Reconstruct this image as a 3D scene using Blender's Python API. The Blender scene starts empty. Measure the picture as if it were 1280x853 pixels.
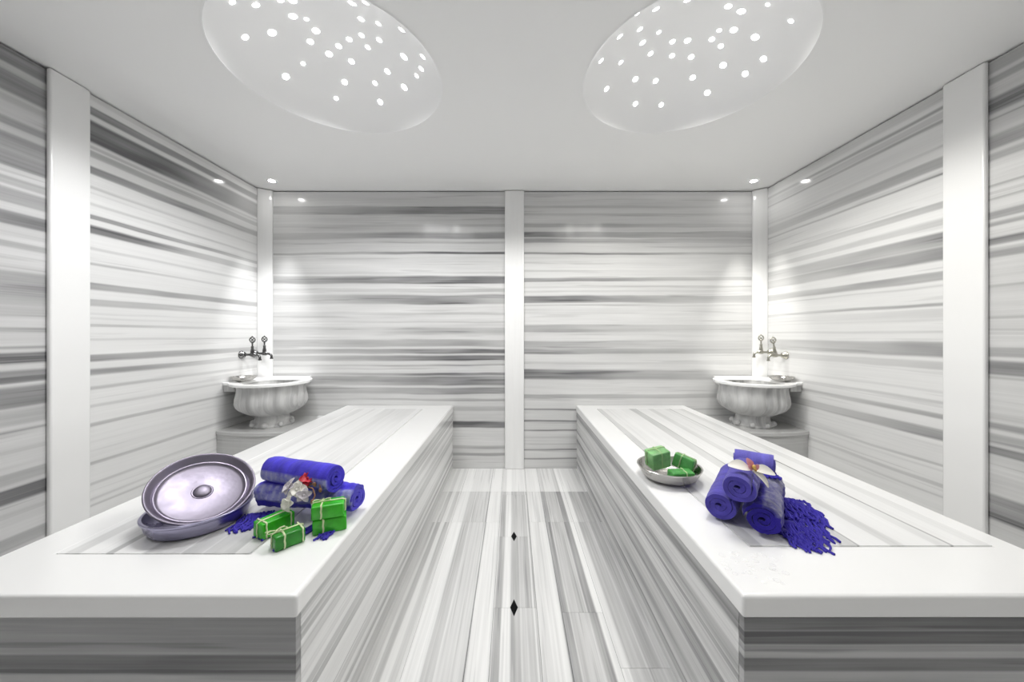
import bpy, bmesh, math, random
from mathutils import Vector, Matrix, noise
PI = math.pi
S = bpy.context.scene
COL = S.collection
F = 450.0; CZ = 1.117; VX, VY = 641.0, 417.0

def G(px, py, z):                 # point of the plane at height z seen at a pixel of the photograph
    Y = F * (CZ - z) / (py - VY)
    return Vector(((px - VX) * Y / F, Y, z))

# ------------------------------------------------------------------ materials
class NT:
    def __init__(s, name):
        s.m = bpy.data.materials.new(name); s.m.use_nodes = True
        s.t = s.m.node_tree; s.b = s.t.nodes['Principled BSDF']
    def n(s, typ, **kw):
        nd = s.t.nodes.new(typ)
        for k, v in kw.items(): setattr(nd, k, v)
        return nd
    def l(s, a, b): s.t.links.new(a, b)
    def put(s, sock, v):
        if hasattr(v, 'is_output'): s.l(v, sock)
        else: sock.default_value = v
    def math(s, op, a, b=0.0, clamp=False):
        nd = s.n('ShaderNodeMath', operation=op, use_clamp=clamp)
        s.put(nd.inputs[0], a); s.put(nd.inputs[1], b); return nd.outputs[0]
    def comb(s, x, y, z=0.0):
        nd = s.n('ShaderNodeCombineXYZ')
        s.put(nd.inputs[0], x); s.put(nd.inputs[1], y); s.put(nd.inputs[2], z); return nd.outputs[0]
    def noise(s, vec, detail=3.0, rough=.55, scale=1.0):
        nd = s.n('ShaderNodeTexNoise'); s.l(vec, nd.inputs['Vector'])
        nd.inputs['Scale'].default_value = scale; nd.inputs['Detail'].default_value = detail
        nd.inputs['Roughness'].default_value = rough; return nd.outputs[0]
    def rng(s, v, a, b, c=0.0, d=1.0, smooth=False):
        nd = s.n('ShaderNodeMapRange', interpolation_type='SMOOTHSTEP' if smooth else 'LINEAR')
        s.put(nd.inputs[0], v)
        for i, q in enumerate((a, b, c, d)): nd.inputs[1 + i].default_value = q
        return nd.outputs[0]
    def mix(s, f, a, b):
        nd = s.n('ShaderNodeMix', data_type='RGBA')
        s.put(nd.inputs[0], f); s.put(nd.inputs[6], a); s.put(nd.inputs[7], b); return nd.outputs[2]
    def set(s, **kw):
        for k, v in kw.items():
            s.put(s.b.inputs[k.replace('_', ' ')], v)
        return s.m

def rgb(r, g, b): return (r, g, b, 1.0)
def plain(name, col, rough=.5, metal=0.0, **kw):
    return NT(name).set(Base_Color=rgb(*col), Roughness=rough, Metallic=metal, **kw)

def sample_bands(bands, lo, hi, n, base):
    out = []
    for i in range(n):
        c = lo + (hi - lo) * i / (n - 1); v = base
        for a, b, d in bands:
            if a > b: a, b = b, a
            w = max((hi - lo) / n * 1.0, min(.012, (b - a) * .16))
            k = min((c - a) / w + .5, (b - c) / w + .5, 1.0)
            if k > 0: v = max(v, base + (d - base) * k)
        out.append((i / (n - 1), v))
    return out

def marble(name, across, along, bands, lo, hi, base=.1, light=(.90, .90, .895), dark=(.125, .125, .13), warp=.02,
           vary=.5, k2=.16, k3=.10, k4=.15, rough=.2, seed=0.0, f2=14.0, shift=False, fade=None):
    """banded marble: grey bands across one axis, drawn out along the other"""
    t = NT(name)
    geo = t.n('ShaderNodeNewGeometry')
    sp = t.n('ShaderNodeSeparateXYZ'); t.l(geo.outputs['Position'], sp.inputs[0])
    ax = {'x': sp.outputs[0], 'y': sp.outputs[1], 'z': sp.outputs[2]}
    A = ax[across]; L = ax[along]
    third = [v for k, v in ax.items() if k not in (across, along)][0]
    sd = seed
    if shift:
        at = t.n('ShaderNodeAttribute', attribute_name='tile_shift')
        sd = t.math('ADD', at.outputs['Fac'], seed)
        L = t.math('ADD', L, at.outputs['Fac'])
    nw = t.noise(t.comb(t.math('MULTIPLY', L, .9), t.math('MULTIPLY', A, 3.0), sd), 2)
    nw2 = t.noise(t.comb(t.math('MULTIPLY', L, 3.0), t.math('MULTIPLY', A, 18.0), sd), 2)
    Aw = t.math('ADD', A, t.math('MULTIPLY', t.math('SUBTRACT', nw, .5), warp * 2))
    Aw = t.math('ADD', Aw, t.math('MULTIPLY', t.math('SUBTRACT', nw2, .5), warp * .5))
    def curve(c0, c1):
        u = t.rng(Aw, c0, c1)
        fc = t.n('ShaderNodeFloatCurve')
        cv = fc.mapping.curves[0]
        pts = sample_bands(bands, c0, c1, 240, base)
        cv.points[0].location = pts[0]; cv.points[1].location = pts[-1]
        for p in pts[1:-1]: cv.points.new(*p)
        for p in cv.points: p.handle_type = 'VECTOR'
        fc.mapping.update()
        t.l(u, fc.inputs['Value'])
        return fc.outputs[0]
    mid = (lo + hi) / 2
    up = t.math('GREATER_THAN', Aw, mid)
    fcv = t.math('ADD', t.math('MULTIPLY', curve(mid, hi), up), t.math('MULTIPLY', curve(lo, mid), t.math('SUBTRACT', 1.0, up)))
    nA = t.rng(t.noise(t.comb(t.math('MULTIPLY', L, 1.1), t.math('MULTIPLY', A, 7.0), t.math('ADD', sd, 5.0)), 2), .33, .67)
    prof = t.math('MULTIPLY', fcv, t.math('ADD', t.math('MULTIPLY', nA, vary), 1.02 - vary * .5))
    if fade:                       # the slab's own veins run out along its length
        prof = t.math('MULTIPLY', prof, t.rng(L, *fade, smooth=True))
    n2 = t.rng(t.noise(t.comb(t.math('MULTIPLY', L, .7), t.math('MULTIPLY', A, f2), t.math('ADD', sd, 9.0)), 4, .6), .3, .7)
    n3 = t.rng(t.noise(t.comb(t.math('MULTIPLY', L, 1.6), t.math('MULTIPLY', A, f2 * 6), t.math('ADD', sd, 2.0)), 3, .6), .3, .7)
    d = t.math('ADD', prof, t.math('MULTIPLY', t.math('SUBTRACT', n2, .5), k2))
    n4 = t.noise(t.comb(t.math('MULTIPLY', L, 1.0), t.math('MULTIPLY', A, f2 * 2.2), t.math('ADD', sd, 17.0)), 2, .5)
    d = t.math('ADD', d, t.math('MULTIPLY', t.rng(n4, .60, .66, 0, 1, True), k4))
    d = t.math('ADD', d, t.math('MULTIPLY', t.math('SUBTRACT', n3, .5), k3), clamp=True)
    col = t.mix(d, rgb(*light), rgb(*dark))
    t.set(Base_Color=col, Roughness=rough)
    t.b.inputs['Specular IOR Level'].default_value = .5
    return t.m

def zb(bands, off, mul, Y):       # bands read off the photo (crop rows) -> world heights at distance Y
    return [(CZ - (off + mul * a - VY) * Y / F, CZ - (off + mul * b - VY) * Y / F, d) for a, b, d in bands]

BW = 2.974                        # back wall
XL, XR = -2.065, 2.06
CEIL = 2.297
B_BL = zb([(-2, 16, .5), (60, 90, .12), (95, 136, .6), (190, 205, .28), (234, 268, .52), (284, 294, .3), (338, 350, .68), (440, 450, .3), (462, 502, .68),  # first band paints the edge shadow under the ceiling, the rest are veins
           (528, 548, .35), (562, 610, .56), (652, 664, .3), (698, 704, .3), (732, 772, .36)], 235, .2384, BW) + \
       zb([(18, 28, .42), (64, 100, .46), (112, 135, .6), (145, 172, .6), (192, 200, .45), (236, 250, .6), (255, 300, .58), (312, 345, .5), (370, 380, .4),
           (408, 432, .3), (490, 525, .66), (618, 634, .36), (656, 670, .5), (735, 748, .3)], 410, .2384, BW)
B_BR = zb([(-2, 18, .45), (90, 104, .28), (130, 144, .35), (188, 208, .4), (232, 262, .55), (268, 292, .42), (342, 352, .65), (470, 490, .6), (515, 524, .22),  # first band is the painted ceiling-edge shadow here too
           (538, 548, .28), (566, 604, .62), (612, 620, .3), (655, 662, .2), (718, 756, .42)], 235, .2384, BW) + \
       zb([(2, 14, .35), (70, 105, .36), (108, 136, .5), (180, 192, .26), (220, 272, .56), (346, 368, .5), (424, 432, .62), (486, 494, .6), (534, 541, .6),
           (570, 580, .2), (636, 644, .6), (684, 690, .5), (736, 746, .3)], 410, .2384, BW)
B_L = zb([(38, 56, .25), (78, 106, .72), (125, 200, .8), (212, 222, .3), (228, 250, .5), (280, 306, .62), (346, 356, .32), (402, 412, .38), (444, 460, .6), (480, 508, .62),
          (552, 562, .35), (604, 612, .4), (672, 696, .66), (728, 752, .42), (792, 798, .2), (816, 824, .35)], 100, .375, 1.743) + \
      zb([(68, 74, .36), (116, 124, .3), (172, 196, .6), (222, 242, .52), (278, 290, .4), (340, 350, .35), (400, 412, .4), (462, 470, .15), (528, 540, .38),
          (598, 608, .32), (655, 662, .3), (676, 684, .34)], 380, .375, 1.743)
B_LN = zb([(75, 132, .72), (140, 148, .4), (152, 220, .7), (232, 250, .35), (296, 322, .55), (345, 445, .74), (478, 504, .5), (515, 562, .6), (588, 632, .72), (655, 668, .3),
           (686, 706, .5), (776, 860, .5)], 40, .387, 1.52) + \
       zb([(10, 92, .42), (124, 140, .45), (182, 190, .6), (202, 236, .85), (256, 294, .75), (306, 372, .74), (376, 425, .42), (440, 448, .6), (496, 510, .3), (570, 604, .5),
           (618, 664, .9), (690, 706, .35), (766, 804, .5)], 360, .3986, 1.52)
B_R = zb([(18, 62, .26), (80, 92, .58), (98, 122, .3), (126, 136, .5), (210, 222, .2), (250, 288, .44), (306, 314, .6), (398, 424, .42), (458, 482, .35), (505, 552, .6),
          (552, 594, .68), (632, 662, .56), (678, 684, .3), (740, 752, .5), (762, 794, .22)], 100, .375, 1.71) + \
      zb([(50, 58, .2), (92, 99, .3), (130, 184, .56), (198, 226, .34), (296, 304, .22), (330, 340, .36), (372, 388, .52), (425, 458, .56), (472, 478, .2), (536, 546, .32),
          (558, 564, .2), (604, 618, .36), (646, 654, .25)], 380, .375, 1.71)
B_RN = zb([(66, 104, .5), (118, 142, .6), (190, 244, .74), (258, 264, .5), (316, 362, .58), (376, 398, .5), (476, 484, .5), (520, 530, .5), (566, 592, .6), (602, 618, .56),
           (656, 680, .7), (698, 722, .62), (776, 784, .2), (812, 820, .42)], 40, .387, 1.497) + \
       zb([(86, 94, .4), (126, 134, .42), (188, 218, .6), (232, 278, .8), (282, 292, .5), (355, 365, .25), (400, 420, .25), (430, 452, .6), (466, 500, .5), (508, 534, .7),
           (664, 744, .7), (760, 770, .2)], 360, .3986, 1.497)
WB = (.76, .76, .755); WS = (.83, .83, .825)
M_bl = marble('marble_back_left', 'z', 'x', B_BL, 0, 2.3, .16, seed=1, warp=.02, light=WB, rough=.15, fade=(-1.9, -.3, .62, 1.25), k2=.2)
M_br = marble('marble_back_right', 'z', 'x', B_BR, 0, 2.3, .13, seed=4, warp=.02, light=WB, rough=.15, fade=(.2, 1.7, 1.25, .6), k2=.2)
M_l = marble('marble_left', 'z', 'y', B_L, 0, 2.3, .09, light=WS, rough=.13, fade=(1.7, 2.9, 1.15, .6), seed=7, warp=.013, k2=.1, k3=.06, k4=.1)
M_ln = marble('marble_left_near', 'z', 'y', B_LN, 0, 2.3, .18, light=(.70, .70, .70), vary=.3, seed=11, warp=.01)  # ground tone darkened: vignette painted into the colour of the near slab
M_r = marble('marble_right', 'z', 'y', B_R, 0, 2.3, .09, light=WS, rough=.13, fade=(1.7, 2.9, 1.15, .55), seed=14, warp=.018, k2=.1, k3=.06, k4=.12)
M_rn = marble('marble_right_near', 'z', 'y', B_RN, 0, 2.3, .18, light=(.70, .70, .695), vary=.3, seed=19, warp=.01, k2=.2, k3=.1)  # same painted vignette darkening on the right-hand near slab
M_f = marble('marble_front_wall', 'z', 'x', B_BL, 0, 2.3, .2, seed=31)
M_white = marble('marble_white', 'z', 'x', [], 0, 2.3, .03, k2=.05, k3=.03, k4=0, rough=.16, seed=40, f2=3)
M_post = marble('marble_post', 'x', 'z', [], -3, 3, .04, k2=.06, k3=.05, k4=0, rough=.16, seed=41, f2=5)
bf = 552.0
M_bfl = marble('bench_front_grey', 'z', 'x', [(.488, .47, .9), (.47, .386, .6), (.384, .340, .9), (.336, .31, .3), (.25, .2, .5), (.12, .05, .5)], 0, .55, .4, light=(.72, .72, .72), dark=(.1, .1, .105), seed=23, warp=.003, k2=.15, k3=.12, vary=.3)
M_bfr = marble('bench_front_dark', 'z', 'x', [(.49, .44, .86), (.437, .407, .96), (.404, .39, .62), (.376, .346, .92), (.34, .3, .5), (.2, .12, .6)], 0, .55, .45, light=(.72, .72, .72), dark=(.10, .10, .105), seed=24, warp=.004, k2=.2, k3=.12, vary=.3)
rnd = random.Random(5)
def rbands(n, lo, hi, d0, d1, w0, w1, seed):
    r = random.Random(seed); o = []
    for i in range(n):
        a = r.uniform(lo, hi); o.append((a, a + r.uniform(w0, w1), r.uniform(d0, d1)))
    return o
M_bsl = marble('bench_side_pale', 'z', 'y', rbands(13, 0, .5, .2, .45, .006, .03, 3) + [(.45, .475, .42)], 0, .55, .05, seed=26, warp=.006, k2=.22, k3=.14, vary=.5, f2=24)
M_bsr = marble('bench_side_grey', 'z', 'y', rbands(14, 0, .46, .4, .75, .006, .03, 8) + [(.42, .475, .62), (.33, .37, .5)], 0, .55, .3, seed=27, warp=.008, k2=.4, k3=.24, vary=.5, f2=24)
M_bo = marble('bench_outer', 'z', 'y', rbands(9, 0, .5, .2, .5, .01, .04, 4), 0, .55, .1, seed=28)
M_tl = marble('bench_inlay_left', 'x', 'y', [(-1.21, -1.17, .2), (-1.10, -1.08, .25), (-1.0, -.9, .2), (-.9, -.84, .26), (-.84, -.75, .32), (-.75, -.71, .22)], -1.4, -.4, .06, seed=29, warp=.008, k2=.1, k3=.06, k4=.06, vary=.6, f2=9, fade=(1.0, 1.7, 1.9, .75))
M_tr = marble('bench_inlay_right', 'x', 'y', [(.66, .70, .36), (.76, .78, .12), (.915, .965, .36), (.965, .972, .6), (1.06, 1.10, .24), (1.19, 1.225, .22), (1.228, 1.236, .75), (1.30, 1.34, .2)], .4, 1.5, .09, seed=30, warp=.012, k2=.1, k3=.06, k4=.06, vary=.7, f2=9)
FB = [(-.60, -.56, .3), (-.52, -.46, .25), (-.45, -.425, .4), (-.40, -.375, .3), (-.30, -.255, .36), (-.255, -.163, .26), (-.163, -.157, .62), (-.085, -.076, .2), (-.074, -.045, .52), (-.01, .03, .42),
      (.03, .055, .3), (.055, .082, .36), (.088, .096, .5), (.096, .19, .14), (.192, .225, .66), (.225, .30, .46), (.30, .335, .68), (.388, .45, .42), (.45, .50, .52), (.5, .6, .4)]
M_floor = marble('floor_marble', 'x', 'y', FB, -.62, .62, .05, seed=33, warp=.004, k2=.2, k3=.16, vary=.55, shift=True, f2=20, rough=.16)
M_floor_lit = marble('floor_marble_lit', 'x', 'y', [(a, b, d * .35) for a, b, d in FB], -.62, .62, .0, light=(.95, .95, .945), seed=33, warp=.004, k2=.1, k3=.08, vary=.5, shift=True, f2=20, rough=.16)  # floor marble lightened: bright reflection by the back wall painted into the colour
M_ceil = plain('ceiling_paint', (.90, .90, .895), .6)
M_dome = plain('dome_paint', (.92, .92, .92), .5)
M_gap = plain('shadow_gap', (.09, .09, .09), .8)
M_basin = marble('basin_marble', 'x', 'z', rbands(16, -2.2, 2.2, .2, .4, .02, .05, 2), -2.2, 2.2, .18, seed=51, k2=.5, k3=.2, f2=16, rough=.3, light=(.62, .62, .615))
M_plat = marble('platform_marble', 'z', 'x', [(.1, .2, .4), (.3, .36, .3)], 0, .5, .28, seed=52, light=(.7, .7, .69))
M_black = plain('black_inlay', (.004, .004, .005), .7, Specular_IOR_Level=.1)
def metal(name, col, rough, bump=0.0, freq=60):
    t = NT(name); t.set(Base_Color=rgb(*col), Metallic=1.0, Roughness=rough)
    if bump:
        tc = t.n('ShaderNodeTexCoord'); v = t.n('ShaderNodeTexVoronoi'); t.l(tc.outputs['Object'], v.inputs['Vector']); v.inputs['Scale'].default_value = freq
        bp = t.n('ShaderNodeBump'); bp.inputs['Strength'].default_value = bump; bp.inputs['Distance'].default_value = .002
        t.l(v.outputs['Distance'], bp.inputs['Height']); t.l(bp.outputs[0], t.b.inputs['Normal'])
        n = t.noise(tc.outputs['Object'], 3, .6, 14)
        t.l(t.rng(n, .3, .7, rough - .06, rough + .1), t.b.inputs['Roughness'])
    return t.m
M_tray = metal('lilac_tinned_metal', (.29, .265, .325), .44, .12, 70)
M_bowl = metal('tinned_bowl_metal', (.36, .345, .47), .3, .15, 60)
M_dish = metal('silver_dish_metal', (.55, .54, .52), .2, .35, 55)
M_chrome = metal('tap_chrome', (.13, .13, .13), .25)
M_brass = metal('tap_brass', (.42, .41, .36), .28)

def soapmat(name, col, trans, rough=.25):
    t = NT(name)
    tc = t.n('ShaderNodeTexCoord')
    n = t.noise(tc.outputs['Object'], 3, .6, 22)
    c = t.mix(t.rng(n, .35, .65), rgb(*[v * .75 for v in col]), rgb(*[min(1, v * 1.15) for v in col]))
    t.set(Base_Color=c, Roughness=rough)
    t.b.inputs['Subsurface Weight'].default_value = .35
    t.b.inputs['Subsurface Radius'].default_value = (.01, .03, .008)
    t.b.inputs['Subsurface Scale'].default_value = .6
    t.b.inputs['Transmission Weight'].default_value = trans
    return t.m
M_soap = soapmat('green_soap', (.045, .50, .015), .1)
M_soapd = soapmat('dark_green_soap', (.018, .28, .014), .1)
M_soapc = soapmat('clear_green_soap', (.12, .46, .12), .22, .2)
M_soapm = soapmat('milky_green_soap', (.30, .62, .26), .2, .3)
M_twine = plain('raffia', (.62, .70, .42), .7)
M_twine2 = plain('green_raffia', (.42, .60, .30), .7)
M_lens = NT('lamp_lens'); M_lens.set(Base_Color=rgb(1, 1, 1), Emission_Color=rgb(1, .99, .97), Emission_Strength=60.0); M_lens = M_lens.m
M_star = NT('star_lens'); M_star.set(Base_Color=rgb(1, 1, 1), Emission_Color=rgb(1, 1, 1), Emission_Strength=11.0); M_star = M_star.m
M_ring = plain('white_lamp_ring', (.8, .8, .8), .35)

def cloth(name, base, pale, stripe=46.0):
    t = NT(name)
    tc = t.n('ShaderNodeTexCoord')
    at = t.n('ShaderNodeAttribute', attribute_name='band')
    sp = t.n('ShaderNodeSeparateXYZ'); t.l(tc.outputs['Object'], sp.inputs[0])
    n = t.noise(tc.outputs['Object'], 4, .65, 38)
    n1 = t.noise(t.comb(t.math('MULTIPLY', sp.outputs[0], 26), t.math('MULTIPLY', sp.outputs[1], 5), t.math('MULTIPLY', sp.outputs[2], 5)), 3, .6, 2)
    lines = t.rng(t.math('SINE', t.math('MULTIPLY', sp.outputs[0], stripe * 6.28)), -.2, .9)
    f = t.math('MULTIPLY', at.outputs['Fac'], t.math('ADD', .72, t.math('MULTIPLY', lines, .25)), clamp=True)
    f = t.math('MULTIPLY', f, t.rng(n, .35, .58, .4, 1.1), clamp=True)
    b = t.mix(t.rng(n1, .3, .7), rgb(*[v * .78 for v in base]), rgb(*[min(1, v * 1.25) for v in base]))
    c = t.mix(f, b, rgb(*pale))
    fine = t.noise(tc.outputs['Object'], 2, .6, 420)
    h = t.math('ADD', fine, t.math('MULTIPLY', n, 2.0))
    bp = t.n('ShaderNodeBump'); bp.inputs['Strength'].default_value = .45; bp.inputs['Distance'].default_value = .003
    t.l(h, bp.inputs['Height']); t.l(bp.outputs[0], t.b.inputs['Normal'])
    t.set(Base_Color=c, Roughness=.85)
    t.b.inputs['Sheen Weight'].default_value = .25
    t.b.inputs['Specular IOR Level'].default_value = .15
    return t.m
M_blue = cloth('blue_cotton', (.052, .036, .55), (.36, .37, .62))
M_blue2 = cloth('violet_blue_cotton', (.075, .06, .37), (.22, .21, .5))
M_lilac = cloth('light_violet_cotton', (.13, .115, .48), (.3, .3, .55))
M_deep = cloth('deep_blue_cotton', (.022, .012, .26), (.26, .26, .36))
M_fringe = plain('blue_fringe', (.035, .022, .36), .8)
M_petal = plain('white_petal', (.82, .80, .74), .45)
M_petal2 = plain('pale_lilac_petal', (.62, .58, .62), .5)
M_red = plain('red_petal', (.50, .01, .03), .45)
M_pink = plain('pink_orchid_lip', (.70, .30, .34), .45)
M_yellow = plain('yellow_pollen', (.75, .5, .12), .5)
M_twig = plain('brown_twig', (.26, .13, .07), .6)
M_drop = NT('water_drop'); M_drop.set(Base_Color=rgb(1, 1, 1), Roughness=.02, Alpha=.22, IOR=1.45); M_drop = M_drop.m

# ------------------------------------------------------------------ mesh helpers
def box(bm, x0, x1, y0, y1, z0, z1, mi=0):
    v = [bm.verts.new(p) for p in ((x0, y0, z0), (x1, y0, z0), (x1, y1, z0), (x0, y1, z0), (x0, y0, z1), (x1, y0, z1), (x1, y1, z1), (x0, y1, z1))]
    fs = []
    for q in ((0, 3, 2, 1), (4, 5, 6, 7), (0, 1, 5, 4), (1, 2, 6, 5), (2, 3, 7, 6), (3, 0, 4, 7)):
        f = bm.faces.new([v[i] for i in q]); f.material_index = mi; fs.append(f)
    return fs
def prism(bm, pts, z0, z1):
    a = [bm.verts.new((p[0], p[1], z0)) for p in pts]; b = [bm.verts.new((p[0], p[1], z1)) for p in pts]
    n = len(pts)
    bm.faces.new(a[::-1]); bm.faces.new(b)
    for i in range(n): bm.faces.new((a[i], a[(i + 1) % n], b[(i + 1) % n], b[i]))
def ring_faces(bm, r0, r1):
    n = len(r0)
    for i in range(n): bm.faces.new((r0[i], r0[(i + 1) % n], r1[(i + 1) % n], r1[i]))
def lathe(bm, prof, n=48, c=(0, 0), fr=None, cap0=True, cap1=True):
    rings = []
    for j, (z, r) in enumerate(prof):
        ring = []
        for i in range(n):
            th = 2 * PI * i / n
            rr = r * (fr(th, j, z) if fr else 1.0)
            ring.append(bm.verts.new((c[0] + rr * math.cos(th), c[1] + rr * math.sin(th), z)))
        rings.append(ring)
    for a, b in zip(rings, rings[1:]): ring_faces(bm, a, b)
    if cap0: bm.faces.new(rings[0][::-1])
    if cap1: bm.faces.new(rings[-1])
def tube(bm, pts, r, n=7, closed=False, r1=None):
    pts = [Vector(p) for p in pts]; m = len(pts); rings = []
    prev = None
    for i, p in enumerate(pts):
        if closed: d = pts[(i + 1) % m] - pts[i - 1]
        else: d = pts[min(i + 1, m - 1)] - pts[max(i - 1, 0)]
        if d.length < 1e-9: d = Vector((0, 0, 1))
        d.normalize()
        if prev is None:
            s = Vector((0, 0, 1)) if abs(d.z) < .9 else Vector((1, 0, 0))
            u = d.cross(s).normalized()
        else:
            u = prev - d * prev.dot(d)
            u = u.normalized() if u.length > 1e-6 else d.orthogonal().normalized()
        prev = u; w = d.cross(u)
        rr = r if r1 is None else r + (r1 - r) * i / max(1, m - 1)
        rings.append([bm.verts.new(p + (u * math.cos(2 * PI * k / n) + w * math.sin(2 * PI * k / n)) * rr) for k in range(n)])
    for a, b in zip(rings, rings[1:]): ring_faces(bm, a, b)
    if closed: ring_faces(bm, rings[-1], rings[0])
    else:
        bm.faces.new(rings[0][::-1]); bm.faces.new(rings[-1])
def ball(bm, c, r, seg=14, sc=(1, 1, 1)):
    M = Matrix.Translation(c) @ Matrix.Diagonal((*[r * s for s in sc], 1))
    bmesh.ops.create_uvsphere(bm, u_segments=seg, v_segments=max(6, seg // 2 + 2), radius=1, matrix=M)
def shape_obj(name, bm, mats, parent=None, smooth=None, bevel=None, local=False, origin=None):
    """link one bmesh as ONE mesh object; smooth = auto-smooth angle in degrees"""
    bmesh.ops.recalc_face_normals(bm, faces=bm.faces)
    off = Vector((0, 0, 0))
    if not local:
        if parent: off = parent.location.copy()
        elif origin: off = Vector(origin)
        if off.length: bmesh.ops.translate(bm, verts=bm.verts, vec=-off)
    me = bpy.data.meshes.new(name); bm.to_mesh(me); bm.free()
    for m in (mats if isinstance(mats, (list, tuple)) else [mats]): me.materials.append(m)
    if smooth:
        for p in me.polygons: p.use_smooth = True
        me.set_sharp_from_angle(angle=math.radians(smooth))
    o = bpy.data.objects.new(name, me); COL.objects.link(o)
    if parent:
        o.parent = parent
    elif origin: o.location = off
    if bevel:
        b = o.modifiers.new('bevel', 'BEVEL'); b.width = bevel; b.segments = 3; b.limit_method = 'ANGLE'; b.angle_limit = math.radians(40)
    return o
def thing(name, label, cat, loc=(0, 0, 0), rot=(0, 0, 0), group=None):
    o = bpy.data.objects.new(name, None); COL.objects.link(o); o.empty_display_size = .1
    o.location = loc; o.rotation_euler = rot
    o['label'] = label; o['category'] = cat
    if group: o['group'] = group
    return o
def tag(o, label, cat, group=None, kind=None):
    o['label'] = label; o['category'] = cat
    if group: o['group'] = group
    if kind: o['kind'] = kind
    return o
def struct(o, label=None, cat=None):
    o['kind'] = 'structure'
    if label: o['label'] = label
    if cat: o['category'] = cat
    return o
BM = bmesh.new

# ------------------------------------------------------------------ room shell
YF = -1.3
GAP = .010
def wall(name, bx, mats, panels, label):
    bm = BM(); box(bm, *bx)
    w = struct(shape_obj(name, bm, M_gap), label, 'wall')
    for (b, m) in panels:
        bm = BM(); box(bm, *b)
        p = shape_obj('marble_panel', bm, m, w); p['kind'] = 'structure'
    return w
PT = CEIL - GAP
wall('wall_back', (XL - .12, XR + .12, BW + .02, BW + .12, 0, CEIL), None,
     [((XL - .02, .013, BW, BW + .019, 0, PT), M_bl), ((.013, XR + .02, BW, BW + .019, 0, PT), M_br)], 'back wall clad in grey striped white marble')
wall('wall_left', (XL - .12, XL - .02, YF, BW + .019, 0, CEIL), None,
     [((XL - .019, XL, 1.67, BW - .0005, 0, PT), M_l), ((XL - .019, XL, YF, 1.67, 0, PT), M_ln)], 'left wall clad in grey striped white marble')
wall('wall_right', (XR + .02, XR + .12, YF, BW + .019, 0, CEIL), None,
     [((XR, XR + .019, 1.63, BW - .0005, 0, PT), M_r), ((XR, XR + .019, YF, 1.63, 0, PT), M_rn)], 'right wall clad in grey striped white marble')
wall('wall_front', (XL - .12, XR + .12, YF - .12, YF - .02, 0, CEIL), None,
     [((XL - .02, XR + .02, YF - .019, YF, 0, PT), M_f)], 'front wall clad in grey striped white marble')
# white marble pilasters
def post(n, x0, x1, y0, y1, label):
    bm = BM(); box(bm, x0, x1, y0, y1, 0, PT + .006)
    struct(shape_obj('trim_%d' % n, bm, M_post, bevel=.008, smooth=40), label, 'trim')
post(1, -.066, .093, BW - .02, BW - .0003, 'white marble pilaster in the middle of the back wall')
post(2, XL + .0003, XL + .022, 1.59, 1.745, 'white marble pilaster on the left wall')
post(3, XR - .022, XR - .0003, 1.555, 1.71, 'white marble pilaster on the right wall')
for n, s, X in ((4, 1, XL), (5, -1, XR)):
    bm = BM()
    prism(bm, [(X + s * .001, BW - .07), (X + s * .018, BW - .07), (X + s * .088, BW - .018), (X + s * .088, BW - .001), (X + s * .001, BW - .001)], 0, PT + .004)
    struct(shape_obj('trim_%d' % n, bm, M_post, bevel=.003, smooth=40), 'white marble corner post at the %s end of the back wall' % ('left' if s > 0 else 'right'), 'trim')

# floor of long marble planks: the middle row is short tiles between the two black inlays
bm = BM()
sh = bm.faces.layers.float.new('tile_shift')
xs = [XL - .1, -.364, -.160, -.078, .097, .197, .36, XR + .1]
r = random.Random(3)
for k in range(len(xs) - 1):
    if k == 3: ys = [YF - .1, -.07, .445, .952, 1.465, 1.979, 2.49]
    else:
        off = (0, .0, .30, .12, 0, .34, .1)[k]
        ys = [YF - .1] + [y for y in ((.2 + off), 1.1 + off if k != 2 else 2.13, 2.13 if k in (0, 1, 4, 5, 6) else 0) if YF < y < 2.5] + [2.535]
        ys = sorted(set(ys))
        ys = [y for i, y in enumerate(ys) if i == 0 or y - ys[i - 1] > .15]
    if k == 3: ys.append(2.54)
    ys[-1] = 2.54
    ys.append(BW + .1)
    for a, b in zip(ys, ys[1:]):
        g = .0006
        v = [bm.verts.new(p) for p in ((xs[k] + g, a + g, 0), (xs[k + 1] - g, a + g, 0), (xs[k + 1] - g, b - g, 0), (xs[k] + g, b - g, 0))]
        f = bm.faces.new(v); f[sh] = r.uniform(0, 6); f.material_index = 1 if a > 2.5 else 0  # row by the back wall takes the painted-bright copy
        w = [bm.verts.new((p.co.x, p.co.y, -.02)) for p in v]
        for i in range(4):
            q = bm.faces.new((v[i], v[(i + 1) % 4], w[(i + 1) % 4], w[i])); q[sh] = f[sh]
bed = box(bm, XL - .1, XR + .1, YF - .1, BW + .1, -.06, -.02, 2)
struct(shape_obj('floor', bm, [M_floor, M_floor_lit, M_gap]), 'marble plank floor between the two benches', 'floor')

def inlay(y, label):
    o_ = G(642.5, y, 0)
    bm = BM()
    dx, dy = .0155, .045
    prism(bm, [(o_.x - dx, o_.y), (o_.x, o_.y - dy), (o_.x + dx, o_.y), (o_.x, o_.y + dy)], -.004, .0015)
    tag(shape_obj('diamond_inlay', bm, M_black, origin=(o_.x, o_.y, 0)), label, 'inlay', 'black floor inlays')
inlay(760, 'larger looking black diamond inlay in the floor, nearest the camera')
inlay(671, 'black diamond inlay in the floor, farther towards the back wall')

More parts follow.
